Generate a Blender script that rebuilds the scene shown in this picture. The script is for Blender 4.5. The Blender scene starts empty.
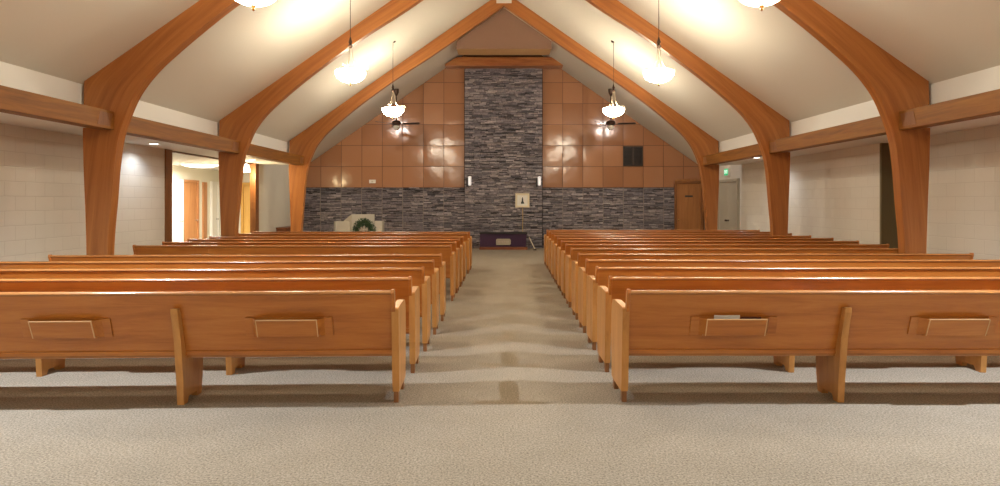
import bpy, bmesh, math, random
from mathutils import Vector, Matrix
random.seed(7)
R = math.radians
SC = bpy.context.scene
COL = SC.collection

# ------------------------------------------------------------------ camera, world, exposure
F = 680.0
cam_d = bpy.data.cameras.new('camera')
cam_d.sensor_fit = 'HORIZONTAL'; cam_d.sensor_width = 36.0
cam_d.lens = 36.0 * F / 1000.0
cam_d.shift_y = -(243.0 - 202.2) / 1000.0
cam_d.clip_start = 0.05; cam_d.clip_end = 200
cam = bpy.data.objects.new('camera', cam_d); COL.objects.link(cam)
cam.location = (0, 0, 1.52); cam.rotation_euler = (R(90), 0, 0)
SC.camera = cam
world = bpy.data.worlds.new('world'); SC.world = world
world.use_nodes = True
world.node_tree.nodes['Background'].inputs['Color'].default_value = (0.9, 0.8, 0.7, 1)
world.node_tree.nodes['Background'].inputs['Strength'].default_value = 0.05
SC.view_settings.view_transform = 'Standard'
SC.view_settings.look = 'None'
SC.view_settings.gamma = 1.0
SC.view_settings.use_curve_mapping = False
SC.view_settings.exposure = 0.0

P_PENDANT = 24.0      # watt, upward bulb of each pendant
E_BOWL = 56.0
P_CAN = 760.0          # floodlights under the arch above the viewer
P_SOFFIT = 32.0
P_FOYER = 180.0
C_PEND = (1.0, 0.90, 0.72)
C_CAN = (0.84, 0.92, 1.0)

HC = 0.09              # centre line of the hall
WL, WR = -6.56, 6.70
YW = 22.7              # far wall
YB = -3.5              # rear wall
ARCH_Y = [9.5, 14.08, 18.7]
ARCH_REAR = 4.62       # the arch just above and behind the frame, which carries the floodlights
ARCH_T = 0.17
RIDGE, SLOPE = 7.34, 0.70
def ceil_z(x): return RIDGE - SLOPE*abs(x-HC)

# ------------------------------------------------------------------ materials
def mat(name, color, rough=0.5, metal=0.0, spec=0.5, emit=None, estr=0.0):
    m = bpy.data.materials.new(name); m.use_nodes = True
    b = m.node_tree.nodes['Principled BSDF']
    b.inputs['Base Color'].default_value = (*color, 1)
    b.inputs['Roughness'].default_value = rough
    b.inputs['Metallic'].default_value = metal
    b.inputs['Specular IOR Level'].default_value = spec
    if emit:
        b.inputs['Emission Color'].default_value = (*emit, 1)
        b.inputs['Emission Strength'].default_value = estr
    return m
def nd(m, t, **kw):
    n = m.node_tree.nodes.new(t)
    for k, v in kw.items():
        if k in n.inputs.keys(): n.inputs[k].default_value = v
        else: setattr(n, k, v)
    return n
def lk(m, a, b): m.node_tree.links.new(a, b)
def bsdf(m): return m.node_tree.nodes['Principled BSDF']
def ramp(m, stops):
    r = nd(m, 'ShaderNodeValToRGB'); e = r.color_ramp.elements
    e[0].position, e[0].color = stops[0][0], (*stops[0][1], 1)
    e[1].position, e[1].color = stops[-1][0], (*stops[-1][1], 1)
    for p, c in stops[1:-1]:
        x = e.new(p); x.color = (*c, 1)
    return r
def bump(m, src, strength, dist):
    b = nd(m, 'ShaderNodeBump', Strength=strength, Distance=dist)
    lk(m, src, b.inputs['Height']); lk(m, b.outputs[0], bsdf(m).inputs['Normal'])

def wood(name, dark, mid, light, scale, rough=0.35, uv=False, knots=False, seed=0.0, coat=0.0, rnd=0.0):
    m = mat(name, mid, rough)
    tc = nd(m, 'ShaderNodeTexCoord')
    mp = nd(m, 'ShaderNodeMapping'); mp.inputs['Scale'].default_value = scale
    mp.inputs['Location'].default_value = (seed, seed*.7, seed*1.3)
    lk(m, tc.outputs['UV' if uv else 'Object'], mp.inputs[0])
    src = mp.outputs[0]
    if rnd:
        oi = nd(m, 'ShaderNodeObjectInfo')
        ad = nd(m, 'ShaderNodeVectorMath', operation='ADD')
        mu = nd(m, 'ShaderNodeMath', operation='MULTIPLY'); mu.inputs[1].default_value = rnd
        lk(m, oi.outputs['Random'], mu.inputs[0]); lk(m, src, ad.inputs[0]); lk(m, mu.outputs[0], ad.inputs[1])
        src = ad.outputs[0]
    n1 = nd(m, 'ShaderNodeTexNoise', Scale=1.0, Detail=5.0, Roughness=0.6, Distortion=0.6)
    lk(m, src, n1.inputs['Vector'])
    n2 = nd(m, 'ShaderNodeTexNoise', Scale=7.0, Detail=3.0, Roughness=0.7)
    lk(m, src, n2.inputs['Vector'])
    mx = nd(m, 'ShaderNodeMath', operation='MULTIPLY_ADD'); mx.inputs[1].default_value = 0.25
    lk(m, n2.outputs[0], mx.inputs[0]); lk(m, n1.outputs[0], mx.inputs[2])
    r = ramp(m, [(0.40, dark), (0.60, mid), (0.82, light)])
    lk(m, mx.outputs[0], r.inputs[0])
    out = r.outputs[0]
    if knots:
        v = nd(m, 'ShaderNodeTexVoronoi', Scale=1.0)
        mp2 = nd(m, 'ShaderNodeMapping'); mp2.inputs['Scale'].default_value = (1.2, 1.7, 1)
        lk(m, tc.outputs['UV'], mp2.inputs[0]); lk(m, mp2.outputs[0], v.inputs['Vector'])
        kr = ramp(m, [(0.0, (0.18, .12, .08)), (0.06, (1, 1, 1))])
        lk(m, v.outputs['Distance'], kr.inputs[0])
        mm = nd(m, 'ShaderNodeMix', data_type='RGBA', blend_type='MULTIPLY'); mm.inputs[0].default_value = 0.75
        lk(m, out, mm.inputs[6]); lk(m, kr.outputs[0], mm.inputs[7]); out = mm.outputs[2]
    lk(m, out, bsdf(m).inputs['Base Color'])
    bsdf(m).inputs['Coat Weight'].default_value = coat
    bsdf(m).inputs['Coat Roughness'].default_value = 0.18
    bump(m, n2.outputs[0], 0.12, 0.002)
    return m

PD, PM, PL = (0.37, 0.115, 0.018), (0.49, 0.165, 0.028), (0.56, 0.215, 0.042)
M = {}
M['pew'] = wood('pew oak horizontal grain', PD, PM, PL, (1.2, 9, 14), .32, coat=.25, rnd=9)
M['pew_end'] = wood('pew oak vertical grain', (0.44, .185, .045), (0.55, .25, .066), (0.61, .30, .09), (9, 9, 1.5), .38, rnd=9)
M['pale_edge'] = mat('pale oak edge with painted highlight', (0.72, .47, .24), .3)  # raw pale wood, with the lit edge highlight put into its colour
M['cap'] = wood('pew cap rail oak', (0.30, .11, .03), (0.42, .17, .048), (0.5, .22, .07), (1.5, 12, 12), .22, coat=.5)
M['arch'] = wood('laminated fir', (0.27, .090, .018), (0.38, .135, .030), (0.47, .185, .045), (0.4, 9, 1), .42, uv=True, knots=True)
M['beam'] = wood('fir beam', (0.15, .052, .006), (0.24, .090, .010), (0.32, .132, .019), (14, .6, 12), .6)
M['mantel'] = wood('mantel wood', (0.25, .075, .018), (0.38, .13, .033), (0.46, .19, .05), (1.2, 9, 9), .4)
M['casing'] = wood('stained casing', (0.15, .055, .016), (0.22, .085, .024), (0.28, .11, .035), (8, 8, 1.0), .4)
M['dark_wood'] = wood('dark stained trim', (0.10, .035, .012), (0.16, .06, .018), (0.22, .09, .03), (8, 8, 1.0), .4)
M['door_wood'] = wood('door veneer', (0.36, .14, .05), (0.46, .20, .075), (0.52, .25, .10), (9, 9, .8), .35)
M['door_brown'] = wood('brown door veneer', (0.29, .12, .034), (0.38, .16, .048), (0.44, .19, .06), (9, 9, .8), .4)
M['door_yellow'] = wood('yellow door veneer', (0.60, .31, .06), (0.72, .42, .10), (0.78, .5, .15), (9, 9, .8), .35)
M['red_wood'] = wood('reddish wood', (0.13, .035, .012), (0.2, .06, .02), (0.27, .09, .03), (2, 8, 8), .35)
M['ceiling'] = mat('ceiling plaster', (0.70, .675, .605), .75)
M['soffit'] = mat('soffit paint', (0.82, .80, .76), .7)
M['clerestory'] = mat('bright white upper wall', (0.86, .85, .83), .6)
M['white'] = mat('white paint', (0.78, .76, .71), .45)
M['off_white'] = mat('off white laminate', (0.60, .56, .48), .5)
M['foyer'] = mat('foyer paint', (0.74, .71, .60), .7)
M['olive'] = mat('olive jamb with painted shade', (0.17, .125, .06), .6)  # wall paint of the alcove jamb, its shade put into the colour
M['grey_door'] = mat('grey beige painted steel', (0.50, .46, .37), .5)
M['bronze'] = mat('oiled bronze', (0.055, .032, .022), .38, .8)
M['nickel'] = mat('satin nickel arm', (0.45, .38, .28), .3, .9)
M['brass'] = mat('brass', (0.75, .50, .2), .25, 1.0)
M['chrome'] = mat('satin chrome', (0.7, .7, .7), .25, 1.0)
M['black'] = mat('black plastic', (0.02, .018, .018), .5)
M['vent'] = mat('dark grille metal', (0.045, .03, .02), .5)
M['cloth'] = mat('dark purple cloth', (0.045, .018, .05), .85)
M['plaque'] = mat('pale stone plaque', (0.42, .37, .28), .7)
M['hood'] = mat('brown painted panel', (0.34, .20, .135), .7)
M['tan'] = mat('tan painted underside', (0.50, .30, .13), .7)
M['frame'] = mat('cream frame', (0.78, .70, .52), .4)
M['print'] = mat('white print', (0.85, .84, .78), .6)
M['ink'] = mat('dark ink', (0.03, .04, .04), .6)
M['cord'] = mat('yellow cord', (0.72, .50, .16), .6)
M['green'] = mat('exit sign green', (0.03, .34, .15), .5, emit=(0.05, .85, .35), estr=0.45)
M['exit_text'] = mat('exit letters', (0.8, .95, .85), .5, emit=(.7, 1, .8), estr=1.0)
M['leaf'] = mat('evergreen sprig', (0.035, .075, .028), .7)
M['leaf2'] = mat('evergreen sprig pale', (0.08, .12, .05), .7)
M['ribbon'] = mat('pale ribbon', (0.55, .48, .42), .6)
M['candle'] = mat('warm candle bulb', (0.9, .7, .4), .5, emit=(1, .65, .3), estr=1.6)
M['glow'] = mat('frosted glass bowl', (0.95, .9, .8), .4, emit=(1.0, .88, .67), estr=E_BOWL)
M['fan_blade'] = mat('dark fan blade', (0.035, .018, .012), .45)
M['fan_glass'] = mat('unlit opal glass', (0.55, .5, .42), .3)
M['can'] = mat('lit downlight lens', (0.9, .9, .9), .4, emit=(1.0, .95, .85), estr=9)
M['round'] = mat('lit round diffuser', (0.95, .95, .92), .4, emit=(1.0, .97, .88), estr=5)
M['bell'] = mat('lit bell shade', (0.95, .95, .9), .4, emit=(1.0, .96, .85), estr=7)
M['sconce'] = mat('lit frosted tube', (.9, .88, .85), .4, emit=(1, .95, .9), estr=.5)
M['paper'] = mat('white paper', (0.75, .75, .76), .6)
M['book'] = mat('dark book cover', (0.10, .03, .02), .5)

# carpet
m = mat('beige carpet', (0.4, .33, .25), .95, spec=.1); M['carpet'] = m
tc = nd(m, 'ShaderNodeTexCoord')
n = nd(m, 'ShaderNodeTexNoise', Scale=75.0, Detail=4.0, Roughness=0.75); lk(m, tc.outputs['Object'], n.inputs['Vector'])
n2 = nd(m, 'ShaderNodeTexNoise', Scale=3.0, Detail=3.0); lk(m, tc.outputs['Object'], n2.inputs['Vector'])
r = ramp(m, [(0.36, (0.18, .145, .105)), (0.5, (0.335, .285, .222)), (0.66, (0.49, .43, .35))]); lk(m, n.outputs[0], r.inputs[0])
r2 = ramp(m, [(0.3, (0.90, .90, .89)), (0.7, (1, 1, 1))]); lk(m, n2.outputs[0], r2.inputs[0])
mx = nd(m, 'ShaderNodeMix', data_type='RGBA', blend_type='MULTIPLY'); mx.inputs[0].default_value = 1
lk(m, r.outputs[0], mx.inputs[6]); lk(m, r2.outputs[0], mx.inputs[7]); lk(m, mx.outputs[2], bsdf(m).inputs['Base Color'])
bump(m, n.outputs[0], 0.5, 0.004)

# painted block wall
m = mat('painted concrete block', (0.74, .71, .65), .6); M['block'] = m
tc = nd(m, 'ShaderNodeTexCoord'); sp = nd(m, 'ShaderNodeSeparateXYZ'); cb = nd(m, 'ShaderNodeCombineXYZ')
lk(m, tc.outputs['Object'], sp.inputs[0]); lk(m, sp.outputs['Y'], cb.inputs['X']); lk(m, sp.outputs['Z'], cb.inputs['Y'])
bk = nd(m, 'ShaderNodeTexBrick'); bk.inputs['Scale'].default_value = 1.0
bk.inputs['Color1'].default_value = (0.75, .715, .65, 1); bk.inputs['Color2'].default_value = (0.735, .70, .635, 1)
bk.inputs['Mortar'].default_value = (0.66, .62, .56, 1); bk.inputs['Mortar Size'].default_value = 0.006
bk.inputs['Mortar Smooth'].default_value = 0.6
bk.inputs['Brick Width'].default_value = 0.4; bk.inputs['Row Height'].default_value = 0.2
lk(m, cb.outputs[0], bk.inputs['Vector']); lk(m, bk.outputs['Color'], bsdf(m).inputs['Base Color'])
inv = nd(m, 'ShaderNodeMath', operation='SUBTRACT'); inv.inputs[0].default_value = 1; lk(m, bk.outputs['Fac'], inv.inputs[1])
bump(m, inv.outputs[0], 0.5, 0.004)

# ledge stone
m = mat('grey ledgestone', (0.15, .14, .14), .6); M['stone'] = m
g = nd(m, 'ShaderNodeNewGeometry')
r = ramp(m, [(0.0, (0.09, .085, .10)), (0.10, (0.22, .205, .235)), (0.5, (0.31, .285, .32)), (0.80, (0.39, .35, .355)), (1.0, (0.54, .50, .53))])
lk(m, g.outputs['Random Per Island'], r.inputs[0])
tc = nd(m, 'ShaderNodeTexCoord'); n = nd(m, 'ShaderNodeTexNoise', Scale=14.0, Detail=6.0, Roughness=.7); lk(m, tc.outputs['Object'], n.inputs['Vector'])
r2 = ramp(m, [(0.3, (0.55, .55, .57)), (0.7, (1.25, 1.2, 1.15))]); lk(m, n.outputs[0], r2.inputs[0])
mx = nd(m, 'ShaderNodeMix', data_type='RGBA', blend_type='MULTIPLY'); mx.inputs[0].default_value = 1
lk(m, r.outputs[0], mx.inputs[6]); lk(m, r2.outputs[0], mx.inputs[7]); lk(m, mx.outputs[2], bsdf(m).inputs['Base Color'])
bump(m, n.outputs[0], 0.9, 0.02)
M['mortar'] = mat('dark mortar', (0.035, .03, .03), .9)
M['joint'] = mat('stone panel joint', (0.34, .29, .26), .7)

# copper coloured wall tiles
m = mat('copper brown wall panel', (0.40, .19, .09), .17, spec=.6); M['tile'] = m
g = nd(m, 'ShaderNodeNewGeometry')
r = ramp(m, [(0.0, (0.36, .165, .078)), (1.0, (0.46, .23, .118))]); lk(m, g.outputs['Random Per Island'], r.inputs[0])
lk(m, r.outputs[0], bsdf(m).inputs['Base Color'])
tc = nd(m, 'ShaderNodeTexCoord'); n = nd(m, 'ShaderNodeTexNoise', Scale=2.2, Detail=2.0); lk(m, tc.outputs['Object'], n.inputs['Vector'])
bump(m, n.outputs[0], 0.5, 0.02)
M['tile_gap'] = mat('panel gap', (0.13, .055, .025), .6)

# ------------------------------------------------------------------ mesh helpers
def box(bm, x0, x1, y0, y1, z0, z1, bev=0.0, mi=0):
    vs = [bm.verts.new((x, y, z)) for x in (x0, x1) for y in (y0, y1) for z in (z0, z1)]
    q = [(0,1,3,2),(4,6,7,5),(0,4,5,1),(2,3,7,6),(0,2,6,4),(1,5,7,3)]
    fs = [bm.faces.new([vs[i] for i in f]) for f in q]
    for f in fs: f.material_index = mi
    if bev:
        es = list({e for f in fs for e in f.edges})
        r = bmesh.ops.bevel(bm, geom=es, offset=bev, segments=2, profile=.6, affect='EDGES')
        for f in r['faces']: f.material_index = mi
def prism(bm, pts, axis, a, b, bev=0.0):
    """polygon pts extruded along axis ('x': pts are (y,z); 'y': (x,z); 'z': (x,y))"""
    def P(p, t):
        return {'x': (t, p[0], p[1]), 'y': (p[0], t, p[1]), 'z': (p[0], p[1], t)}[axis]
    A = [bm.verts.new(P(p, a)) for p in pts]; B = [bm.verts.new(P(p, b)) for p in pts]
    fs = [bm.faces.new(A), bm.faces.new(B[::-1])]
    n = len(pts)
    for i in range(n):
        fs.append(bm.faces.new([A[i], B[i], B[(i+1) % n], A[(i+1) % n]]))
    if bev:
        es = list({e for f in fs[:2] for e in f.edges})
        bmesh.ops.bevel(bm, geom=es, offset=bev, segments=2, profile=.6, affect='EDGES')
def lathe(bm, prof, c=(0, 0, 0), seg=24, closed=False):
    rings = []
    for r_, z in prof:
        if r_ < 1e-5: rings.append([bm.verts.new((c[0], c[1], c[2]+z))])
        else: rings.append([bm.verts.new((c[0]+r_*math.cos(2*math.pi*k/seg), c[1]+r_*math.sin(2*math.pi*k/seg), c[2]+z)) for k in range(seg)])
    for a, b in zip(rings, rings[1:]):
        for k in range(seg):
            k2 = (k+1) % seg
            if len(a) == 1 and len(b) == 1: break
            if len(a) == 1: bm.faces.new([a[0], b[k2], b[k]])
            elif len(b) == 1: bm.faces.new([a[k], a[k2], b[0]])
            else: bm.faces.new([a[k], a[k2], b[k2], b[k]])
def tube(bm, path, r, seg=8):
    path = [Vector(p) for p in path]
    rings = []
    for i, p in enumerate(path):
        t = (path[min(i+1, len(path)-1)] - path[max(i-1, 0)]).normalized()
        up = Vector((0, 0, 1)) if abs(t.z) < .9 else Vector((1, 0, 0))
        u = t.cross(up).normalized(); v = t.cross(u)
        rr = r[i] if isinstance(r, (list, tuple)) else r
        rings.append([bm.verts.new(p + (u*math.cos(2*math.pi*k/seg) + v*math.sin(2*math.pi*k/seg))*rr) for k in range(seg)])
    for a, b in zip(rings, rings[1:]):
        for k in range(seg): bm.faces.new([a[k], a[(k+1) % seg], b[(k+1) % seg], b[k]])
    bm.faces.new(rings[0][::-1]); bm.faces.new(rings[-1])
def obj(name, bm, m, parent=None, smooth=False, loc=None, label=None):
    me = bpy.data.meshes.new(name)
    bmesh.ops.recalc_face_normals(bm, faces=bm.faces[:])
    bm.to_mesh(me); bm.free()
    for mm in (m if isinstance(m, (list, tuple)) else [m]): me.materials.append(mm)
    if smooth:
        for p in me.polygons: p.use_smooth = True
        try: me.set_sharp_from_angle(angle=R(35))
        except Exception: pass
    o = bpy.data.objects.new(name, me); COL.objects.link(o)
    if parent: o.parent = parent
    if loc: o.location = loc
    if label: o['label'] = label
    return o
def NB(): return bmesh.new()
def empty(name, loc=(0, 0, 0), rz=0.0):
    o = bpy.data.objects.new(name, None); COL.objects.link(o)
    o.empty_display_size = .2
    o.location = loc; o.rotation_euler = (0, 0, rz); return o
def tag(o, label, cat, group=None):
    o['label'] = label; o['category'] = cat
    if group: o['group'] = group
    return o
def struct(o, label=None):
    o['kind'] = 'structure'
    if label: o['label'] = label
    return o
def sbox(name, b, m, label=None, parent=None):
    bm = NB(); box(bm, *b); o = obj(name, bm, m, parent)
    return struct(o, label)
def copy_tree(o, parent=None):
    c = o.copy(); COL.objects.link(c)
    if parent: c.parent = parent
    for ch in list(o.children): copy_tree(ch, c)
    return c
def light(kind, loc, power, color, radius=.05, spot=None, parent=None, blend=.5, rot=None):
    l = bpy.data.lights.new('bulb', kind); l.energy = power; l.color = color
    if kind in ('POINT', 'SPOT'): l.shadow_soft_size = radius
    if kind == 'SPOT': l.spot_size = R(spot); l.spot_blend = blend
    if kind == 'AREA': l.shape = 'DISK'; l.size = radius
    o = bpy.data.objects.new('bulb', l); COL.objects.link(o)
    o.location = loc
    if rot: o.rotation_euler = rot
    if parent: o.parent = parent
    return o

# ------------------------------------------------------------------ room shell
sbox('floor', (-9.5, 7.6, YB-.2, YW+.4, -.1, 0), M['carpet'])
# roof deck: two slopes
bm = NB()
for s in (-1, 1):
    xe = HC + s*6.85
    prism(bm, [(HC, RIDGE), (xe, ceil_z(xe)), (xe, ceil_z(xe)+.12), (HC, RIDGE+.12)], 'y', YB, YW+.05)
struct(obj('ceiling', bm, M['ceiling']))
# clerestory strips and aisle soffits
for s, side, W in ((-1, 'left', WL), (1, 'right', WR)):
    a, b = sorted((HC+s*5.95, HC+s*6.05))
    sbox('wall_'+side+'_upper', (a, b, YB, ARCH_Y[2]+ARCH_T, 2.60, 3.24), M['clerestory'])
    a, b = sorted((HC+s*5.60, HC+s*6.05))
    sbox('ceiling_soffit_'+side, (min(a, W), max(b, W), YB, ARCH_Y[2]+ARCH_T, 2.56, 2.62), M['soffit'])
    sbox('trim_1' if s < 0 else 'trim_2', (a+.02 if s > 0 else a, b if s > 0 else b-.02, YB, ARCH_Y[2]+ARCH_T, 2.62, 2.66), M['soffit'])
# left side wall with wide opening to the foyer
sbox('wall_left', (WL-.2, WL, YB, 13.3, 0, 2.56), M['block'])
sbox('wall_left_front', (WL-.2, WL, 18.45, YW, 0, 2.80), M['foyer'])
sbox('trim_3', (WL-.23, WL+.03, 13.3, 13.55, 0, 2.56), M['casing'], 'dark stained wood casing at near side of foyer opening')
sbox('trim_4', (WL-.13, WL+.02, 18.2, 18.45, 0, 2.56), M['casing'], 'dark stained wood casing at far side of foyer opening')
sbox('trim_5', (WL-.12, WL-.06, 13.55, 18.2, 2.53, 2.56), M['dark_wood'], 'thin dark header strip over foyer opening')
# right side wall, alcove, recessed part by the exit door
sbox('wall_right', (WR, WR+.2, YB, 10.8, 0, 2.56), M['block'])
sbox('wall_right_middle', (WR, WR+.75, 12.0, 19.0, 0, 2.56), M['block'])
sbox('wall_right_alcove', (WR+.55, WR+.75, 10.2, 12.0, 0, 2.56), M['block'])
sbox('wall_right_front', (WR+.12, WR+.3, 19.0, YW, 0, 2.80), M['block'])
sbox('ceiling_alcove', (WR, WR+.9, YB, 19.0, 2.56, 2.62), M['soffit'])
sbox('trim_6', (WR-.0, WR+.55, 11.94, 12.0, 0, 2.56), M['olive'], 'olive jamb with painted shade on far side of alcove')
# far and rear walls (gables)
def gable(name, y0, y1, m):
    bm = NB()
    prism(bm, [(WL-.2, 0), (WR+.3, 0), (WR+.3, 3.0), (HC+6.2, 3.0), (HC, RIDGE+.05), (HC-6.2, 3.0), (WL-.2, 3.0)], 'y', y0, y1)
    return struct(obj(name, bm, m))
front = gable('wall_front', YW, YW+.2, M['tile_gap'])
gable('wall_back', YB-.2, YB, M['soffit'])
# tile cladding
def tiles(bm, x0, n, pitch, z0, rows, dirn):
    N = 6
    for i in range(n):
        for j in range(rows):
            xa = x0 + dirn*i*pitch; xb = xa + dirn*pitch
            xl, xr = min(xa, xb)+.008, max(xa, xb)-.008
            zb, zt = z0+j*.70+.008, z0+(j+1)*.70-.008
            if zb > ceil_z(min(abs(xl-HC), abs(xr-HC))+HC): continue
            tx, tz = random.uniform(-.0025, .0025), random.uniform(-.0025, .0025)
            g = []
            for a in range(N+1):
                row = []
                for b in range(N+1):
                    u, v = a/N*2-1, b/N*2-1
                    h = .005*(1-u**4)*(1-v**4) + tx*u + tz*v + .008
                    row.append(bm.verts.new((xl+(xr-xl)*a/N, YW-h, zb+(zt-zb)*b/N)))
                g.append(row)
            for a in range(N):
                for b in range(N):
                    bm.faces.new([g[a][b], g[a+1][b], g[a+1][b+1], g[a][b+1]])
bm = NB()
tiles(bm, -1.19, 8, .684, 2.01, 7, -1)
tiles(bm, 1.42, 8, .672, 2.01, 7, 1)
for s in (-1, 1):
    n = Vector((s*SLOPE, 0, 1)).normalized()
    bmesh.ops.bisect_plane(bm, geom=bm.verts[:]+bm.edges[:]+bm.faces[:], plane_co=(HC, 0, RIDGE-.01), plane_no=n, clear_outer=True)
bmesh.ops.bisect_plane(bm, geom=bm.verts[:]+bm.edges[:]+bm.faces[:], plane_co=(WL+.01, 0, 0), plane_no=(-1, 0, 0), clear_outer=True)
bmesh.ops.bisect_plane(bm, geom=bm.verts[:]+bm.edges[:]+bm.faces[:], plane_co=(WR-.01, 0, 0), plane_no=(1, 0, 0), clear_outer=True)
tc_ = obj('tile_cladding', bm, M['tile'], front, smooth=True)

# stone
def stones(bm, x0, x1, z0, z1, y, joints=None):
    z = z0
    while z < z1-.005:
        h = random.choice([.026, .032, .04, .05, .06]); h = min(h, z1-z)
        segs = [(x0, x1)]
        if joints:
            js = [j for j in joints if x0 < j < x1]; e = [x0]+js+[x1]; segs = list(zip(e, e[1:]))
        for a, b in segs:
            x = a
            while x < b-.005:
                w = random.uniform(.09, .34)
                if b-(x+w) < .1: w = b-x
                d = random.uniform(.008, .065)
                hh = h
                jz = random.uniform(-.006, .006)
                xs, xe, zs, ze = x+.003, x+w-.003, z+.003+jz, z+hh-.003+jz+random.choice([0, 0, -.012, .008])
                v = []
                for yy, ins in ((y, 0), (y-d, .006)):
                    j = lambda: random.uniform(-.006, .006) if ins else 0
                    v.append([bm.verts.new((px, yy+(random.uniform(-.01, .006) if ins else 0), pz)) for px, pz in
                              ((xs+ins+j(), zs+ins*.5), (xe-ins+j(), zs+ins*.5), (xe-ins+j(), ze-ins*.5), (xs+ins+j(), ze-ins*.5))])
                A, B = v
                bm.faces.new(B)
                for k in range(4): bm.faces.new([A[k], A[(k+1) % 4], B[(k+1) % 4], B[k]])
                x += w
        z += h
JL = [-1.19-.684*i for i in range(1, 8)]
JR = [1.42+.672*i for i in range(0, 8)]
bm = NB(); stones(bm, WL+.01, -1.17, 0, 2.0, YW-.02, JL[::-1]); stones(bm, 1.40, 5.84, 0, 2.0, YW-.02, JR)
sc = obj('stone_cladding', bm, M['stone'], front)
bm = NB(); box(bm, WL, -1.17, YW-.022, YW-.01, 0, 2.0); box(bm, 1.40, 5.84, YW-.022, YW-.01, 0, 2.0)
obj('mortar_bed', bm, M['mortar'], front)
bm = NB()
for j in JL+JR[1:-1]: box(bm, j-.008, j+.008, YW-.075, YW-.02, 0, 2.0)
obj('joint_strip', bm, M['joint'], front)

col = empty('stone_column', (0.115, YW, 0)); tag(col, 'tall grey ledgestone column rising up the middle of the far wall', 'stone column')
bm = NB(); stones(bm, -1.285, 1.285, 0, 6.0, -.15); obj('stone_facing', bm, M['stone'], col)
bm = NB(); box(bm, -1.29, 1.29, -.152, -.03, 0, 6.0); obj('column_core', bm, M['mortar'], col)

# wooden mantel under the hood
bm = NB()
prism(bm, [(-1.92, 5.97), (1.92, 5.97), (1.90, 6.03), (1.54, 6.25), (-1.54, 6.25), (-1.90, 6.03)], 'y', -.62, -.02, .01)
o = obj('wooden_mantel', bm, M['mantel']); o.location = (HC+.04, YW-.02, -.02)
tag(o, 'wide reddish wood ledge capping the stone column under the roof peak', 'mantel')
bm = NB()
hw = 1.42
prism(bm, [(-hw, 6.12), (hw, 6.12), (hw, RIDGE-SLOPE*hw-.02), (0, RIDGE-.02), (-hw, RIDGE-SLOPE*hw-.02)], 'y', 20.3, 21.2, .01)
hood = struct(obj('ceiling_bulkhead', bm, M['hood'], loc=(HC+.03, 0, 0)))
bm = NB(); box(bm, -hw-.01, hw+.01, 20.27, 20.31, 6.10, 6.15, .004)
obj('edge_strip', bm, M['hood'], hood)
bm = NB(); box(bm, -hw+.01, hw-.01, 20.33, 21.18, 6.10, 6.12)
obj('bottom_panel', bm, M['tan'], hood)

# ------------------------------------------------------------------ laminated arches
inner = [(-5.50, 0), (-5.47, .95), (-5.42, 1.55), (-5.38, 2.04), (-5.33, 2.39), (-5.245, 2.665), (-5.09, 3.01), (-4.84, 3.336),
         (-4.49, 3.66), (-4.07, 4.01), (-3.65, 4.33), (-2.85, 4.90), (-2.01, 5.48), (-1.0, 6.19), (0, 6.90)]
outer = [(-5.86, 0), (-5.87, .95), (-5.89, 1.55), (-5.91, 2.04), (-5.92, 2.5), (-5.91, 2.85), (-5.90, 3.21), (-5.60, 3.42),
         (-5.0, 3.84), (-4.45, 4.225), (-3.95, 4.575), (-3.1, 5.17), (-2.2, 5.80), (-1.15, 6.535), (0, 7.34)]
inner = [(x*1.018, 1.52+(z-1.52)*1.018 if 1.0 < z < 5 else z + (.03 if z > 5 else 0)) for x, z in inner]
def crom(P, n=5):
    out = []
    for i in range(len(P)-1):
        p0 = Vector(P[max(i-1, 0)]); p1 = Vector(P[i]); p2 = Vector(P[i+1]); p3 = Vector(P[min(i+2, len(P)-1)])
        for k in range(n):
            t = k/n
            out.append(.5*((2*p1)+(p2-p0)*t+(2*p0-5*p1+4*p2-p3)*t*t+(3*p1-p0-3*p2+p3)*t**3))
    out.append(Vector(P[-1])); return out
def lin(P, n=5):
    out = []
    for i in range(len(P)-1):
        for k in range(n): out.append(Vector(P[i]).lerp(Vector(P[i+1]), k/n))
    out.append(Vector(P[-1])); return out
def half_arch(sgn):
    bm = NB(); uvl = bm.loops.layers.uv.new('UVMap')
    I, O = crom(inner), lin(outer)
    K = 5; L = 0; rows = []
    for i in range(len(I)):
        if i: L += (I[i]-I[i-1]).length
        w = (I[i]-O[i]).length
        fr = []; bk_ = []
        for k in range(K+1):
            p = O[i].lerp(I[i], k/K)
            fr.append((bm.verts.new((sgn*-1*-p.x*1.0 if False else sgn*-p.x*-1, 0, p.y)), (L, (1-k/K)*w)))
            bk_.append((bm.verts.new((sgn*-p.x*-1, ARCH_T, p.y)), (L, (1-k/K)*w)))
        rows.append((fr, bk_))
    def quad(vs):
        f = bm.faces.new([v for v, _ in vs])
        for l, (_, uv) in zip(f.loops, vs): l[uvl].uv = (uv[0]+(7 if sgn > 0 else 0), uv[1])
    for a, b in zip(rows, rows[1:]):
        for k in range(K):
            quad([a[0][k], a[0][k+1], b[0][k+1], b[0][k]])
            quad([a[1][k], b[1][k], b[1][k+1], a[1][k+1]])
        for k in (0, K):
            q = [a[0][k], b[0][k], b[1][k], a[1][k]]
            off = .3
            q = [q[0], q[1], (q[2][0], (q[2][1][0], q[2][1][1]+off)), (q[3][0], (q[3][1][0], q[3][1][1]+off))]
            quad(q)
    quad([*rows[0][0]] + [*rows[0][1]][::-1])
    return bm
names = ['nearest laminated wood arch spanning the hall, crossing the top corners of the view',
         'middle laminated wood arch of the three spanning the hall',
         'farthest laminated wood arch, nearest the stone and copper wall']
arch0 = None
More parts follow.
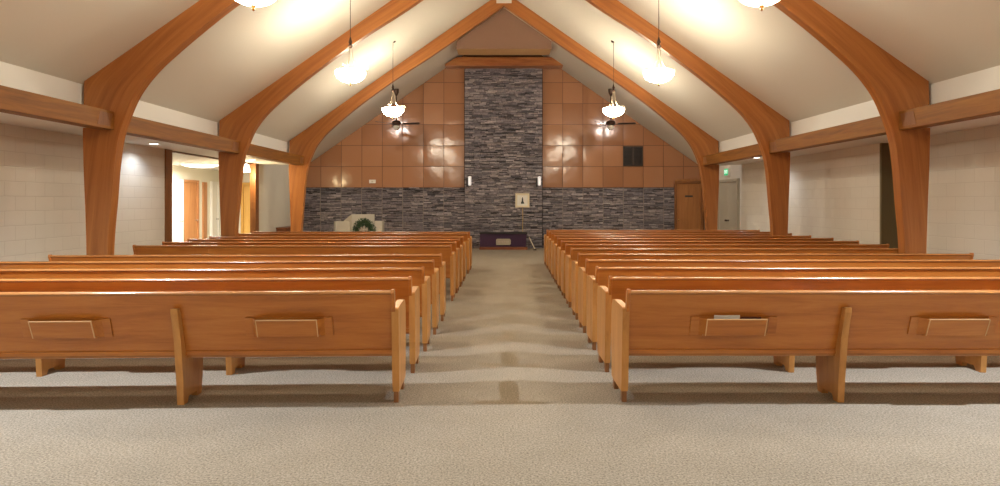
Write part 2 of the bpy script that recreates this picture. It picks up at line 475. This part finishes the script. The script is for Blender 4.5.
for i, y in enumerate(ARCH_Y):
    if arch0 is None:
        a = arch0 = empty('laminated_arch', (HC, y, 0))
        obj('arch_half', half_arch(1), M['arch'], a, smooth=True)
        obj('arch_half', half_arch(-1), M['arch'], a, smooth=True)
        bm = NB(); prism(bm, [(-.21, 6.99), (.21, 6.99), (.21, 7.16), (-.21, 7.16)], 'y', -.03, .0, .004)
        obj('ridge_plate', bm, M['white'], a)
    else:
        a = copy_tree(arch0); a.location = (HC+(.02 if i == 2 else 0), y, 0)
    tag(a, names[i], 'arch', 'laminated arches of the hall')
a = copy_tree(arch0); a.location = (HC, ARCH_REAR, 0)
tag(a, 'laminated wood arch above the viewer, outside the view', 'arch', 'laminated arches of the hall')
# beams between arches
spans = [(ARCH_REAR+ARCH_T, ARCH_Y[0]), (ARCH_Y[0]+ARCH_T, ARCH_Y[1]), (ARCH_Y[1]+ARCH_T, ARCH_Y[2])]
pos = ['running toward the viewer from the nearest arch', 'between the nearest and middle arches',
       'between the middle and farthest arches', 'between the farthest arch and the far wall']
for s, side in ((-1, 'left'), (1, 'right')):
    for k, (ya, yb) in enumerate(spans):
        o = empty('side_beam', (HC+s*5.59, ya, 2.53))
        tag(o, 'horizontal wood beam on the %s side, %s' % (side, pos[k]), 'beam', 'side beams between the arches')
        bm = NB(); box(bm, -.11, .11, 0, yb-ya-.002, 0, .255, .006)
        obj('beam_body', bm, M['beam'], o)
        if True:
            bm = NB(); L_ = yb-ya
            a, b = sorted((-s*.108, -s*.114))
            prism(bm, [(L_-.40, .04), (L_-.10, .04), (L_-.04, .22), (L_-.34, .22)], 'x', a, b)
            obj('bolt_cover', bm, M['casing'], o)

# ------------------------------------------------------------------ pews
def lean(z): return .055 - .16*(z-.33)/.53          # rear face of the back board
def make_pew(L, flip=False, name='wooden_pew'):
    root = empty(name)
    t = .052
    endp = [(0, .085), (.09, .085), (.36, .085), (.445, .085), (.455, .12), (.465, .32), (.47, .50), (.465, .62), (.445, .69),
            (.41, .725), (.30, .738), (.10, .735), (-.045, .728), (-.062, .718), (-.062, .69), (-.035, .42), (-.01, .15)]
    for x in (0, L-t):
        bm = NB(); prism(bm, endp, 'x', x, x+t, .008); ep = obj('end_panel', bm, M['pew_end'], root)
        for ya in (.008, .368):
            bm = NB(); box(bm, x+.008, x+t-.008, ya, ya+.07, 0, .09, .003); obj('foot', bm, M['casing'], ep, label='darker foot block')
    divp = [(0, 0), (.07, 0), (.085, .05), (.24, .05), (.255, 0), (.33, 0), (.35, .15), (.37, .39), (.06, .40), (.045, .33),
            (lean(.70)+.0, .70), (lean(.735), .735), (lean(.735)-.045, .738), (lean(.70)-.055, .70), (-.055, .5), (-.015, .2)]
    for x in ((2/3, 1/3) if flip else (.327, .663)):
        bm = NB(); prism(bm, divp, 'x', L*x-.026, L*x+.026, .006); obj('divider_leg', bm, M['pew_end'], root)
    bm = NB()
    prism(bm, [(lean(.33), .345), (lean(.84), .84), (lean(.84)+.024, .84), (lean(.33)+.024, .345)], 'x', t-.02, L-t+.02)
    for x in (t-.026, L-t+.001):                          # end stiles that rise above the arm
        prism(bm, [(lean(.70)-.012, .70), (lean(.845)-.016, .845), (lean(.87)-.004, .872), (lean(.87)+.034, .872), (lean(.86)+.05, .855), (lean(.70)+.045, .70)], 'x', x, x+.026, .004)
    obj('backrest', bm, M['pew'], root)
    bm = NB()
    zc = .848; yc = lean(zc)+.012
    prism(bm, [(yc+.026*math.cos(a), zc+.016*math.sin(a)) for a in [2*math.pi*k/12 for k in range(12)]], 'x', t, L-t)
    obj('cap_rail', bm, M['cap'], root, smooth=True)
    bm = NB(); box(bm, t, L-t, lean(.33)-.008, lean(.33)+.028, .343, .363, .004); obj('bottom_rail', bm, M['cap'], root)
    bm = NB(); prism(bm, [(.03, .395), (.44, .425), (.46, .42), (.46, .40), (.44, .385), (.03, .365)], 'x', t, L-t, .004)
    obj('seat', bm, M['pew'], root)
    # hymnal racks on the back
    for c in ((.833, .5, .167) if flip else (.165, .489, .83)):
        ze, zt = .518, .658
        bm = NB()
        prism(bm, [(lean(ze)-.010, ze), (lean(zt)-.010, zt), (lean(zt), zt), (lean(ze), ze)], 'x', L*c-.325, L*c+.325, .002)
        rk = obj('book_rack', bm, M['pew'], root)
        bm = NB()
        prism(bm, [(lean(ze)-.064, ze+.002), (lean(zt)-.074, zt-.01), (lean(zt)-.062, zt-.01), (lean(ze)-.052, ze+.002)], 'x', L*c-.222, L*c+.222, .003)
        rf = obj('rack_front', bm, M['pew'], rk)
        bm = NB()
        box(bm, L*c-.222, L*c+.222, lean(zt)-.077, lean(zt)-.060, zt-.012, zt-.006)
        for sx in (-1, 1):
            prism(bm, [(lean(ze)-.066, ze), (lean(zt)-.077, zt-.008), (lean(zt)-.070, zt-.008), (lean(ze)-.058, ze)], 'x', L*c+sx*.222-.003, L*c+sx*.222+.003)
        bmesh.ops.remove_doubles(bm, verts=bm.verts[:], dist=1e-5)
        obj('edge_strip', bm, M['pale_edge'], rk, label='pale edge of the rack front with painted highlight')
        for sx in (-1, 1):
            bm = NB()
            xa = L*c+sx*.222
            A = [(xa, lean(ze)-.062, ze), (xa, lean(zt)-.071, zt-.01), (L*c+sx*.265, lean(zt)-.008, zt-.005), (L*c+sx*.265, lean(ze)-.008, ze)]
            v0 = [bm.verts.new(p) for p in A]; v1 = [bm.verts.new((p[0]+sx*-.010, p[1], p[2])) for p in A]
            bm.faces.new(v0); bm.faces.new(v1[::-1])
            for k in range(4): bm.faces.new([v0[k], v0[(k+1) % 4], v1[(k+1) % 4], v1[k]])
            obj('rack_side', bm, M['pew'], rk)
        bm = NB(); box(bm, L*c-.24, L*c+.24, lean(ze)-.062, lean(ze)-.008, ze, ze+.010); obj('rack_shelf', bm, M['pew'], rk)
    return root

def ordn(i): return ['first', 'second', 'third', 'fourth', 'fifth', 'sixth', 'seventh', 'eighth', 'ninth', 'tenth', 'eleventh', 'twelfth', 'thirteenth'][i]
LF = 5.10
protoF = make_pew(LF)
SK = 9.6/F
first = True
for k in range(13):
    y = 5.16 + .907*k if k < 5 else 9.80 + .915*(k-5)
    o = protoF if first else copy_tree(protoF); first = False
    o.location = (.847+SK*y, y, 0)
    if k == 0: lab = 'wooden pew right of the aisle, closest to the viewer, back fully visible'
    elif k == 12: lab = 'wooden pew right of the aisle, farthest, next to the altar area'
    else: lab = 'wooden pew right of the aisle, %s row counting from the viewer' % ordn(k)
    tag(o, lab, 'pew', 'pews right of the aisle')
LB = 4.90
protoL = make_pew(LB, True)
for k in range(5):
    y = 5.15 + .88*k
    o = protoL if k == 0 else copy_tree(protoL); a = R(1.9)
    o.rotation_euler = (0, 0, a)
    xe = -.835+SK*y
    o.location = (xe-LB*math.cos(a), y-LB*math.sin(a), 0)
    lab = ('wooden pew left of the aisle, closest to the viewer, back fully visible' if k == 0 else
           'wooden pew left of the aisle, %s row counting from the viewer' % ordn(k))
    if k == 4: lab = 'wooden pew left of the aisle, fifth row, last before the wider gap'
    tag(o, lab, 'pew', 'pews left of the aisle, near block')
for k, y in enumerate([10.45, 11.33, 12.21, 13.09, 14.42, 15.25]):
    o = copy_tree(protoL); o.rotation_euler = (0, 0, 0)
    o.location = (-.86+SK*y-LB, y, 0)
    lab = ('wooden pew left of the aisle, first beyond the wider gap, taller strip of back showing' if k == 0 else
           'wooden pew left of the aisle, %s row beyond the wider gap' % ordn(k) if k < 5 else
           'wooden pew left of the aisle, farthest, in front of the wreath')
    tag(o, lab, 'pew', 'pews left of the aisle, far block')

# booklet and hymnal standing in the first rack of the nearest right pew
px0 = .847+SK*5.16
bm = NB(); prism(bm, [(5.16+lean(.53)-.034, .530), (5.16+lean(.68)-.034, .675), (5.16+lean(.68)-.026, .675), (5.16+lean(.53)-.026, .530)], 'x', px0+LF*.165-.16, px0+LF*.165+.03)
tag(obj('booklet', bm, M['paper']), 'white booklet sticking up in the rack of the nearest right pew', 'booklet')
bm = NB(); prism(bm, [(5.16+lean(.53)-.038, .530), (5.16+lean(.66)-.038, .662), (5.16+lean(.66)-.018, .662), (5.16+lean(.53)-.018, .530)], 'x', px0+LF*.165+.045, px0+LF*.165+.19)
tag(obj('hymnal', bm, M['book']), 'dark book beside the white booklet in the pew rack', 'book')

# ------------------------------------------------------------------ pendants
def make_pendant(cz, bottom=3.60):
    root = empty('pendant_light', (0, 0, bottom))
    bm = NB()
    prof = [(0, .02)] + [(.265*math.sin(i*math.pi/18)**.9, .02+.185*(1-math.cos(i*math.pi/18))) for i in range(1, 10)]
    prof += [(.255, .222), (.245, .208)]
    lathe(bm, prof, seg=28); obj('glass_bowl', bm, M['glow'], root, smooth=True)
    bm = NB(); lathe(bm, [(0, -.045), (.012, -.035), (.02, -.02), (.008, -.008), (.026, .004), (.03, .018), (0, .03)], seg=12)
    obj('finial', bm, M['brass'], root, smooth=True)
    bm = NB(); lathe(bm, [(0, .62), (.028, .63), (.045, .66), (.02, .70), (.035, .73), (.02, .78), (.010, .82), (0, .83)], seg=14)
    obj('hub', bm, M['bronze'], root, smooth=True)
    for k in range(3):
        a = R(120*k+15)
        pts = [(.02, .66), (.035, .52), (.055, .40), (.10, .31), (.16, .275), (.22, .29), (.275, .295), (.305, .265), (.30, .23), (.275, .215), (.258, .215)]
        bm = NB(); tube(bm, [(r_*math.cos(a), r_*math.sin(a), z) for r_, z in pts], .0065, 6)
        obj('arm', bm, M['nickel'], root, smooth=True)
    bm = NB(); tube(bm, [(0, 0, .82), (0, 0, cz-bottom)], .006, 6); obj('rod', bm, M['bronze'], root)
    bm = NB()
    lathe(bm, [(0, -.03), (.05, -.03), (.065, -.01), (.07, .05), (0, .05)], (0, 0, cz-bottom), 16)
    obj('canopy', bm, M['bronze'], root, smooth=True)
    light('POINT', (0, 0, .30), P_PENDANT, C_PEND, .06, parent=root)
    return root
py = [7.25, 11.95, 16.7, -1.0]
near = ['nearest', 'middle', 'farthest', 'rear']
proto = None
for s, side, X in ((-1, 'left', -2.63), (1, 'right', 2.79)):
    for k, y in enumerate(py):
        if proto is None: o = proto = make_pendant(ceil_z(HC+2.70)+.02)
        else: o = copy_tree(proto)
        o.location = (X, y, 3.60)
        extra = {'nearest': ', only its bowl bottom in view', 'middle': ' hanging in front of the middle arch', 'farthest': ' hanging in front of the ceiling fan', 'rear': ' above and behind the viewer, outside the view'}[near[k]]
        tag(o, '%s glowing glass bowl pendant on the %s%s' % (near[k], side, extra), 'pendant light', 'bowl pendant lights')

# ------------------------------------------------------------------ ceiling fans
def make_fan(cz, mz):
    root = empty('ceiling_fan', (0, 0, mz))
    bm = NB(); tube(bm, [(0, 0, .08), (0, 0, cz-mz)], .016, 8); obj('downrod', bm, M['bronze'], root)
    bm = NB(); lathe(bm, [(0, -.16), (.03, -.16), (.075, -.06), (.08, .05), (0, .05)], (0, 0, cz-mz), 16); obj('canopy', bm, M['bronze'], root, smooth=True)
    bm = NB(); lathe(bm, [(0, -.05), (.09, -.05), (.14, -.02), (.15, .03), (.12, .08), (.04, .11), (0, .12)], seg=20); obj('motor', bm, M['bronze'], root, smooth=True)
    bm = NB(); lathe(bm, [(0, -.19), (.06, -.18), (.10, -.14), (.115, -.09), (.07, -.05), (0, -.05)], seg=20); obj('light_bowl', bm, M['fan_glass'], root, smooth=True)
    for k in range(3):
        a = R(120*k-14)
        bm = NB()
        prism(bm, [(.22, -.05), (.30, -.062), (.70, -.07), (.76, -.05), (.77, 0), (.76, .05), (.70, .07), (.30, .062), (.22, .05)], 'z', -.005, .005, .002)
        box(bm, .12, .26, -.02, .02, -.012, -.004)
        bmesh.ops.rotate(bm, verts=bm.verts[:], matrix=Matrix.Rotation(R(-12), 3, 'X'))
        bmesh.ops.rotate(bm, verts=bm.verts[:], matrix=Matrix.Rotation(a, 3, 'Z'))
        obj('blade', bm, M['fan_blade'], root)
    return root
fan = make_fan(ceil_z(-3.30)+.0, 3.94)
fan.location = (-3.20, 21.0, 3.94)
tag(fan, 'dark wood ceiling fan left of the stone column', 'ceiling fan', 'ceiling fans by the far wall')
f2 = copy_tree(fan); f2.location = (3.42, 21.0, 3.94)
tag(f2, 'dark wood ceiling fan right of the stone column', 'ceiling fan', 'ceiling fans by the far wall')

# ------------------------------------------------------------------ downlights
def downlight(x, y, z, label, power=P_SOFFIT, color=C_CAN, spot=150):
    root = empty('recessed_downlight', (x, y, z))
    bm = NB(); lathe(bm, [(.075, -.004), (.095, -.006), (.10, .002), (.075, .002)], seg=24); obj('trim_ring', bm, M['white'], root, smooth=True)
    bm = NB(); lathe(bm, [(0, -.003), (.076, -.003), (.076, .001), (0, .001)], seg=24); obj('lens', bm, M['can'], root)
    light('SPOT', (0, 0, -.02), power, color, .05, spot, parent=root, blend=.6)
    tag(root, label, 'recessed light', 'recessed ceiling lights')
    return root
downlight(-6.16, 12.1, 2.56, 'lit recessed light in left soffit before the foyer opening')
downlight(-6.05, 16.6, 2.56, 'lit recessed light in left soffit beside the middle arch')
downlight(6.0, 15.9, 2.56, 'lit recessed light in right soffit between middle and far arches')
def floodlight(x, z, label):
    root = empty('floodlight', (x, ARCH_REAR+.20, z))
    bm = NB(); lathe(bm, [(0, .10), (.05, .10), (.07, .06), (.075, -.10), (.066, -.10), (.06, .05), (0, .06)], seg=20); obj('housing', bm, M['black'], root, smooth=True)
    bm = NB(); lathe(bm, [(0, -.06), (.062, -.06), (.062, -.055), (0, -.055)], seg=20); obj('lens', bm, M['can'], root)
    bm = NB(); tube(bm, [(0, 0, .10), (0, 0, .64)], .012, 8); obj('stem', bm, M['black'], root)
    light('SPOT', (0, 0, -.11), P_CAN, C_CAN, .035, 150, parent=root, blend=.6)
    return tag(root, label, 'floodlight', 'floodlights under the arch above the viewer')
floodlight(HC-4.15, 3.48, 'floodlight under the arch above the viewer, left')
floodlight(HC+4.15, 3.48, 'floodlight under the arch above the viewer, right')

P_ALTAR_FILL = 90.0  # added unseen lamps that brighten the far bay and stone wall
for x, side in ((-3.95, 'left'), (3.95, 'right')):
    r_ = empty('altar_fill_light', (HC+x, ARCH_Y[2]+ARCH_T+.16, 4.47))
    bm = NB(); lathe(bm, [(0, .10), (.05, .10), (.065, .06), (.07, -.08), (.062, -.08), (.055, .05), (0, .06)], seg=18); obj('housing', bm, M['black'], r_, smooth=True)
    bm = NB(); box(bm, -.012, .012, -.16, 0, .03, .055); obj('bracket', bm, M['black'], r_)
    light('POINT', (0, .02, -.11), P_ALTAR_FILL, (1, .95, .88), .05, parent=r_)
    tag(r_, 'small added fill light hidden behind the %s rafter of the farthest arch' % side, 'spotlight', 'added fill lights behind the farthest arch')

# ------------------------------------------------------------------ doors and fittings
def door(name, size, loc, rz, leafm, framem, leaves=1, knob='brass', extra=None, ks=1, kz=.98):
    """frontal door facing -Y in local space, origin bottom centre"""
    w, h = size
    root = empty(name, loc, rz); struct(root)
    bm = NB()
    box(bm, -w/2-.08, -w/2, -.05, .06, 0, h+.08, .004); box(bm, w/2, w/2+.08, -.05, .06, 0, h+.08, .004); box(bm, -w/2, w/2, -.05, .06, h, h+.08, .004)
    struct(obj('door_frame', bm, framem, root))
    lw = w/leaves
    for i in range(leaves):
        bm = NB(); x0 = -w/2+i*lw
        box(bm, x0+.004, x0+lw-.004, -.01, .035, .01, h-.004, .003)
        lf = struct(obj('door_leaf', bm, leafm, root))
        s = ks if leaves == 1 else (1 if i == 0 else -1)
        xk = x0+lw-.07 if s > 0 else x0+.07
        bm = NB()
        prof = [(0, 0), (.03, 0), (.03, .008), (.012, .012), (.012, .035), (.028, .045), (.03, .06), (.018, .072), (0, .074)]
        lathe(bm, prof, seg=14)
        bmesh.ops.rotate(bm, verts=bm.verts[:], matrix=Matrix.Rotation(R(90), 3, 'X'))
        bmesh.ops.translate(bm, verts=bm.verts[:], vec=(xk, -.01, kz))
        struct(obj('door_knob', bm, M[knob], lf, smooth=True))
    if extra: extra(root)
    return root
def sign_bm(w, h, x, y, z): 
    bm = NB(); box(bm, x-w/2, x+w/2, y-.012, y, z-h/2, z+h/2, .002); return bm
# far wall right door
door('door_1', (.80, 2.14), (6.28, YW-.07, 0), 0, M['door_brown'], M['casing'], 1, 'brass',
     lambda r_: struct(obj('door_plaque', sign_bm(.26, .055, .0, -.012, 1.72), M['ink'], r_)), ks=-1, kz=.93)
bm = NB(); box(bm, 5.84, WR, YW-.02, YW-.002, 2.22, 2.30)
struct(obj('trim_7', bm, M['door_brown']))
sbox('wall_front_door_surround', (5.84, WR, YW-.018, YW-.002, 0, 2.22), M['door_brown'])
# right side double exit door
door('door_2', (1.62, 2.12), (WR+.08, 20.2, 0), R(-90), M['grey_door'], M['grey_door'], 2, 'bronze')
# exit sign
ex = empty('exit_sign', (WR+.12, 20.3, 2.42)); tag(ex, 'green lit EXIT sign on right wall above the grey double door', 'exit sign')
bm = NB(); box(bm, -.07, 0, -.19, .19, -.12, .12, .008); obj('housing', bm, M['white'], ex)
bm = NB(); box(bm, -.074, -.069, -.17, .17, -.10, .10); obj('face', bm, M['green'], ex)
def text(body, size, m, parent, loc, rot, name='lettering', ext=.002, mat_=None):
    cu = bpy.data.curves.new(name, 'FONT'); cu.body = body; cu.size = size; cu.align_x = 'CENTER'; cu.align_y = 'CENTER'; cu.extrude = ext
    o = bpy.data.objects.new(name, cu); COL.objects.link(o)
    dg = bpy.context.evaluated_depsgraph_get(); me = bpy.data.meshes.new_from_object(o.evaluated_get(dg))
    bpy.data.objects.remove(o); o = bpy.data.objects.new(name, me); COL.objects.link(o)
    me.materials.clear(); me.materials.append(m)
    if parent: o.parent = parent
    o.location = loc; o.rotation_euler = rot; return o
text('EXIT', .15, M['exit_text'], ex, (-.076, 0, 0), (R(90), 0, R(-90)))

# foyer beyond the opening
FX, FY0, FY1 = -9.2, 11.5, 22.2
sbox('wall_foyer_side', (FX-.15, FX, FY0, FY1, 0, 2.56), M['foyer'])
sbox('wall_foyer_end', (FX, WL-.2, FY1, FY1+.15, 0, 2.56), M['foyer'])
sbox('wall_foyer_near', (FX, WL-.2, FY0-.15, FY0, 0, 2.56), M['foyer'])
sbox('ceiling_foyer', (FX, WL-.18, FY0, FY1, 2.56, 2.62), M['soffit'])
door('door_3', (.62, 2.10), (FX+.03, 19.25, 0), R(90), M['white'], M['white'], 1, 'chrome', ks=1)
door('door_4', (.86, 2.10), (FX+.03, 20.12, 0), R(90), M['door_wood'], M['door_wood'], 1, 'chrome', ks=1)
door('door_5', (.40, 2.10), (FX+.03, 21.85, 0), R(90), M['white'], M['white'], 1, 'chrome')
sbox('trim_8', (FX, FX+.05, 21.0, 21.25, 0, 2.14), M['door_wood'], 'tan wood door casing in the foyer')
door('door_6', (.80, 2.08), (-7.95, FY1-.05, 0), 0, M['door_yellow'], M['door_yellow'], 1, 'chrome',
     lambda r_: struct(obj('door_plaque', sign_bm(.16, .2, -.1, -.012, 1.05), M['off_white'], r_)), ks=1, kz=1.2)
bm = NB(); box(bm, -8.35, -7.75, FY1-.02, FY1, 2.18, 2.44, .003)
tag(obj('white_sign', bm, M['white']), 'white blank panel above the yellow foyer door', 'sign')
o = empty('round_ceiling_light', (-8.15, 18.5, 2.56)); tag(o, 'large round lit ceiling light in the foyer', 'ceiling light')
bm = NB(); lathe(bm, [(.52, 0), (.52, -.02), (.48, -.03), (.48, 0)], seg=36); obj('rim', bm, M['white'], o, smooth=True)
bm = NB(); lathe(bm, [(0, -.10), (.2, -.095), (.36, -.07), (.48, -.02), (.48, 0)], seg=36); obj('diffuser', bm, M['round'], o, smooth=True)
light('AREA', (0, 0, -.13), P_FOYER, (1, .95, .84), .9, parent=o)
o = empty('bell_pendant', (-6.62, 17.75, 2.56)); tag(o, 'small white bell shaped light in front of the yellow door', 'pendant light')
bm = NB(); lathe(bm, [(.0, -.24), (.10, -.25), (.105, -.23), (.07, -.12), (.035, -.05), (0, -.04)], seg=18); obj('shade', bm, M['bell'], o, smooth=True)
bm = NB(); tube(bm, [(0, 0, -.05), (0, 0, 0)], .012, 6); obj('stem', bm, M['white'], o)
light('POINT', (0, -.0, -.33), 62, (1, .76, .40), .06, parent=o)

# ------------------------------------------------------------------ things at the far wall
# vent
o = empty('wall_vent', (4.435, YW-.02, 3.055)); tag(o, 'dark double wall grille set in the copper tiles right of the column', 'vent')
for s in (-1, 1):
    bm = NB(); x = s*.165
    for a, b, c, d in ((-.16, .16, -.33, -.29), (-.16, .16, .29, .33), (-.16, -.13, -.33, .33), (.13, .16, -.33, .33)): box(bm, x+a, x+b, -.035, 0, c, d)
    g_ = obj('grille_frame', bm, M['vent'], o)
    bm = NB()
    for k in range(14): prism(bm, [(-.005, -.28+k*.042), (-.028, -.295+k*.042), (-.028, -.29+k*.042), (-.005, -.275+k*.042)], 'x', x-.13, x+.13)
    obj('louvre', bm, M['vent'], g_)
    bm = NB(); box(bm, x-.13, x+.13, -.004, 0, -.3, .3); obj('backing', bm, M['black'], g_)
bm = NB(); box(bm, -.11, .11, -.05, 0, -.06, .06, .012)
o = obj('wall_box', bm, M['white'], loc=(-4.25, YW-.02, 2.21)); tag(o, 'small white box on the copper tiles above the wreath', 'wall box')
bm = NB(); box(bm, -.03, .03, -.056, -.049, -.02, .02); obj('front_panel', bm, M['off_white'], o)
for x, lab in ((-1.00, 'narrow white wall light on the left edge of the stone column'), (1.30, 'narrow white wall light on the right edge of the stone column')):
    o = empty('wall_sconce', (x, YW-.20, 2.22)); tag(o, lab, 'wall light', 'wall lights on the stone column')
    bm = NB(); lathe(bm, [(0, -.15), (.045, -.145), (.05, -.12), (.05, .12), (.045, .145), (0, .15)], (0, -.06, 0), 16); obj('tube_shade', bm, M['sconce'], o, smooth=True)
    bm = NB(); box(bm, -.115, -.05, -.05, 0, -.19, .10, .004); obj('bracket', bm, M['black'], o)
# framed picture and cord
o = empty('framed_picture', (.74, YW-.21, 1.58)); tag(o, 'small cream framed picture with a dark figure on the stone column', 'picture')
bm = NB()
for a, b, c, d in ((-.235, .235, -.235, -.17), (-.235, .235, .17, .235), (-.235, -.17, -.17, .17), (.17, .235, -.17, .17)): box(bm, a, b, -.03, 0, c, d, .005)
obj('picture_frame', bm, M['frame'], o)
bm = NB(); box(bm, -.171, .171, -.012, -.004, -.171, .171); obj('print_sheet', bm, M['print'], o)
bm = NB(); prism(bm, [(-.05, -.11), (.06, -.11), (.045, -.05), (.025, -.02), (.025, .05), (.012, .10), (-.008, .10), (-.02, .04), (-.02, -.02), (-.045, -.06)], 'y', -.016, -.012)
obj('figure_mark', bm, M['ink'], o)
bm = NB(); tube(bm, [(.75, YW-.215, 1.335), (.755, YW-.22, 1.0), (.75, YW-.215, .72), (.752, YW-.22, .50)], .009, 6)
tag(obj('hanging_cord', bm, M['cord'], smooth=True), 'yellow cord hanging down the stone below the framed picture', 'cord')
# purple altar table
o = empty('altar_table', (.11, 21.75, 0)); tag(o, 'low altar table draped in dark purple cloth before the stone column', 'altar table')
bm = NB(); box(bm, -.77, .77, -.03, .55, 0, .09, .008); obj('base_board', bm, M['red_wood'], o)
bm = NB(); prism(bm, [(-.76, .09), (.72, .09), (.74, .50), (-.75, .50)], 'y', .0, .5, .01); obj('draped_front', bm, M['cloth'], o)
bm = NB(); box(bm, -.77, .76, -.03, .53, .50, .545, .006); obj('table_top', bm, M['black'], o)
bm = NB(); prism(bm, [(-.23, .15), (.20, .15), (.235, .19), (.235, .31), (.20, .35), (-.20, .35), (-.235, .32), (-.235, .19)], 'y', -.03, .0, .008)
pl = obj('plaque', bm, M['plaque'], o)
bm = NB()
random.seed(3)
x = -.17
while x < .16:
    w = random.uniform(.015, .045)
    box(bm, x, x+w*.5, -.036, -.029, .22+random.uniform(-.01, .02), .28+random.uniform(-.01, .015)); x += w+.01
obj('relief_mark', bm, M['ribbon'], pl)
bm = NB(); tube(bm, [(.93, 21.72, .40), (1.105, 21.55, .035)], .014, 8)
o = obj('leaning_rod', bm, M['frame'], smooth=True); tag(o, 'thin cream rod slanting down beside the purple altar table', 'rod')
bm = NB(); lathe(bm, [(0, 0), (.05, 0), (.05, .02), (.02, .035), (0, .04)], (1.11, 21.545, 0), 12); obj('dark_foot', bm, M['black'], o)
bm = NB(); tube(bm, [(.93, 21.72, .40), (.93, 21.78, 0)], .007, 6); obj('rear_prop', bm, M['black'], o)

# white panelled pulpit with wings
o = empty('white_pulpit', (-4.3, 20.9, 0)); tag(o, 'white panelled pulpit with lower side wings behind the left pews', 'pulpit')
bm = NB(); prism(bm, [(-.26, 0), (.42, 0), (.44, 1.15), (-.26, 1.15)], 'y', 0, .06, .006); obj('centre_panel', bm, M['off_white'], o)
bm = NB()
def slab(bm, p, q, h1, h2, t=.05):
    v = [bm.verts.new(c) for c in ((p[0], p[1], 0), (q[0], q[1], 0), (q[0], q[1], h2), (p[0], p[1], h1),
                                   (p[0], p[1]+t, 0), (q[0], q[1]+t, 0), (q[0], q[1]+t, h2), (p[0], p[1]+t, h1))]
    for f in ((0,1,2,3),(5,4,7,6),(4,0,3,7),(1,5,6,2),(3,2,6,7),(4,5,1,0)): bm.faces.new([v[i] for i in f])
slab(bm, (-.55, .22), (-.26, 0), .95, 1.15); obj('slanted_panel', bm, M['off_white'], o)
bm = NB(); slab(bm, (-.83, .10), (-.26, .05), .93, .93, .08); obj('left_wing', bm, M['off_white'], o)
bm = NB(); slab(bm, (-.83, .10), (-.73, -.1), .93, .93, .04); obj('left_return', bm, M['white'], o)
bm = NB(); slab(bm, (.40, .08), (.66, .14), .94, .94, .08); obj('right_wing', bm, M['off_white'], o)
bm = NB(); box(bm, .62, .66, .14, .5, 0, .94); obj('right_return', bm, M['off_white'], o)

# wreath on easel
o = empty('wreath', (-4.09, 20.45, .69)); tag(o, 'round evergreen wreath with pale ribbon in front of the white pulpit', 'wreath')
random.seed(11)
for mi, n_ in ((0, 900), (1, 260)):
    bm = NB()
    for k in range(n_):
        a = random.uniform(0, 2*math.pi); b = random.uniform(0, 2*math.pi); rr = random.uniform(.04, .095)
        R0 = .235
        c = Vector(((R0+rr*math.cos(b))*math.cos(a), rr*math.sin(b), (R0+rr*math.cos(b))*math.sin(a)))
        d = Vector((math.cos(b)*math.cos(a), math.sin(b), math.cos(b)*math.sin(a))) + Vector((random.uniform(-.8, .8),)*1+(random.uniform(-.8, .8), random.uniform(-.8, .8)))
        d.normalize(); u = d.orthogonal().normalized()*.008
        L_ = random.uniform(.04, .075)
        v = [bm.verts.new(c-u), bm.verts.new(c+d*L_*.6-u*1.2), bm.verts.new(c+d*L_), bm.verts.new(c+d*L_*.6+u*1.2), bm.verts.new(c+u)]
        bm.faces.new(v)
    obj('foliage', bm, M['leaf'] if mi == 0 else M['leaf2'], o)
bm = NB(); tube(bm, [(.235*math.cos(R(t)), 0, .235*math.sin(R(t))) for t in range(0, 361, 15)], .045, 8); obj('wreath_ring', bm, M['leaf'], o, smooth=True)
for p, r_, mm in (((-.13, -.12, -.10), .038, 'candle'), ((.03, -.12, -.14), .036, 'ribbon'), ((.17, -.12, -.10), .03, 'candle')):
    bm = NB(); bmesh.ops.create_icosphere(bm, subdivisions=2, radius=r_, matrix=Matrix.Translation(p)); obj('ornament', bm, M[mm], o, smooth=True)
bm = NB()
for s in (-1, 1):
    prism(bm, [(0, -.02), (s*.10, .10), (s*.17, .06), (s*.15, -.04)], 'y', -.02, .02)
obj('ribbon_bow', bm, M['ribbon'], o)
ez = empty('easel', (-4.09, 20.60, 0)); tag(ez, 'thin dark wire easel holding the wreath', 'easel')
for p, q in (((-.24, 0, 0), (-.02, .02, 1.0)), ((.24, 0, 0), (.02, .02, 1.0)), ((0, .2, 0), (0, .04, 1.0))):
    bm = NB(); tube(bm, [p, q], .009, 6); obj('leg', bm, M['black'], ez)
bm = NB(); tube(bm, [(-.2, -.16, .44), (-.16, .0, .40), (.16, .0, .40), (.2, -.16, .44)], .008, 6); obj('ledge', bm, M['black'], ez)

# low wooden cabinet on the left wall near the far arch
o = empty('low_cabinet', (WL+.16, 20.7, 0)); tag(o, 'low dark reddish wood cabinet against the left wall by the farthest arch', 'cabinet')
bm = NB(); box(bm, -.14, .14, -.80, .80, 0, .74, .006); obj('cabinet_body', bm, M['red_wood'], o)
bm = NB(); box(bm, -.15, .17, -.83, .83, .74, .78, .006); obj('cabinet_top', bm, M['red_wood'], o)
for yy in (-.4, .4):
    bm = NB(); box(bm, .14, .155, yy-.37, yy+.37, .06, .70, .004); d_ = obj('cabinet_door', bm, M['red_wood'], o)
    bm = NB(); box(bm, .155, .175, yy-.02, yy+.02, .38, .42, .004); obj('knob', bm, M['brass'], d_)
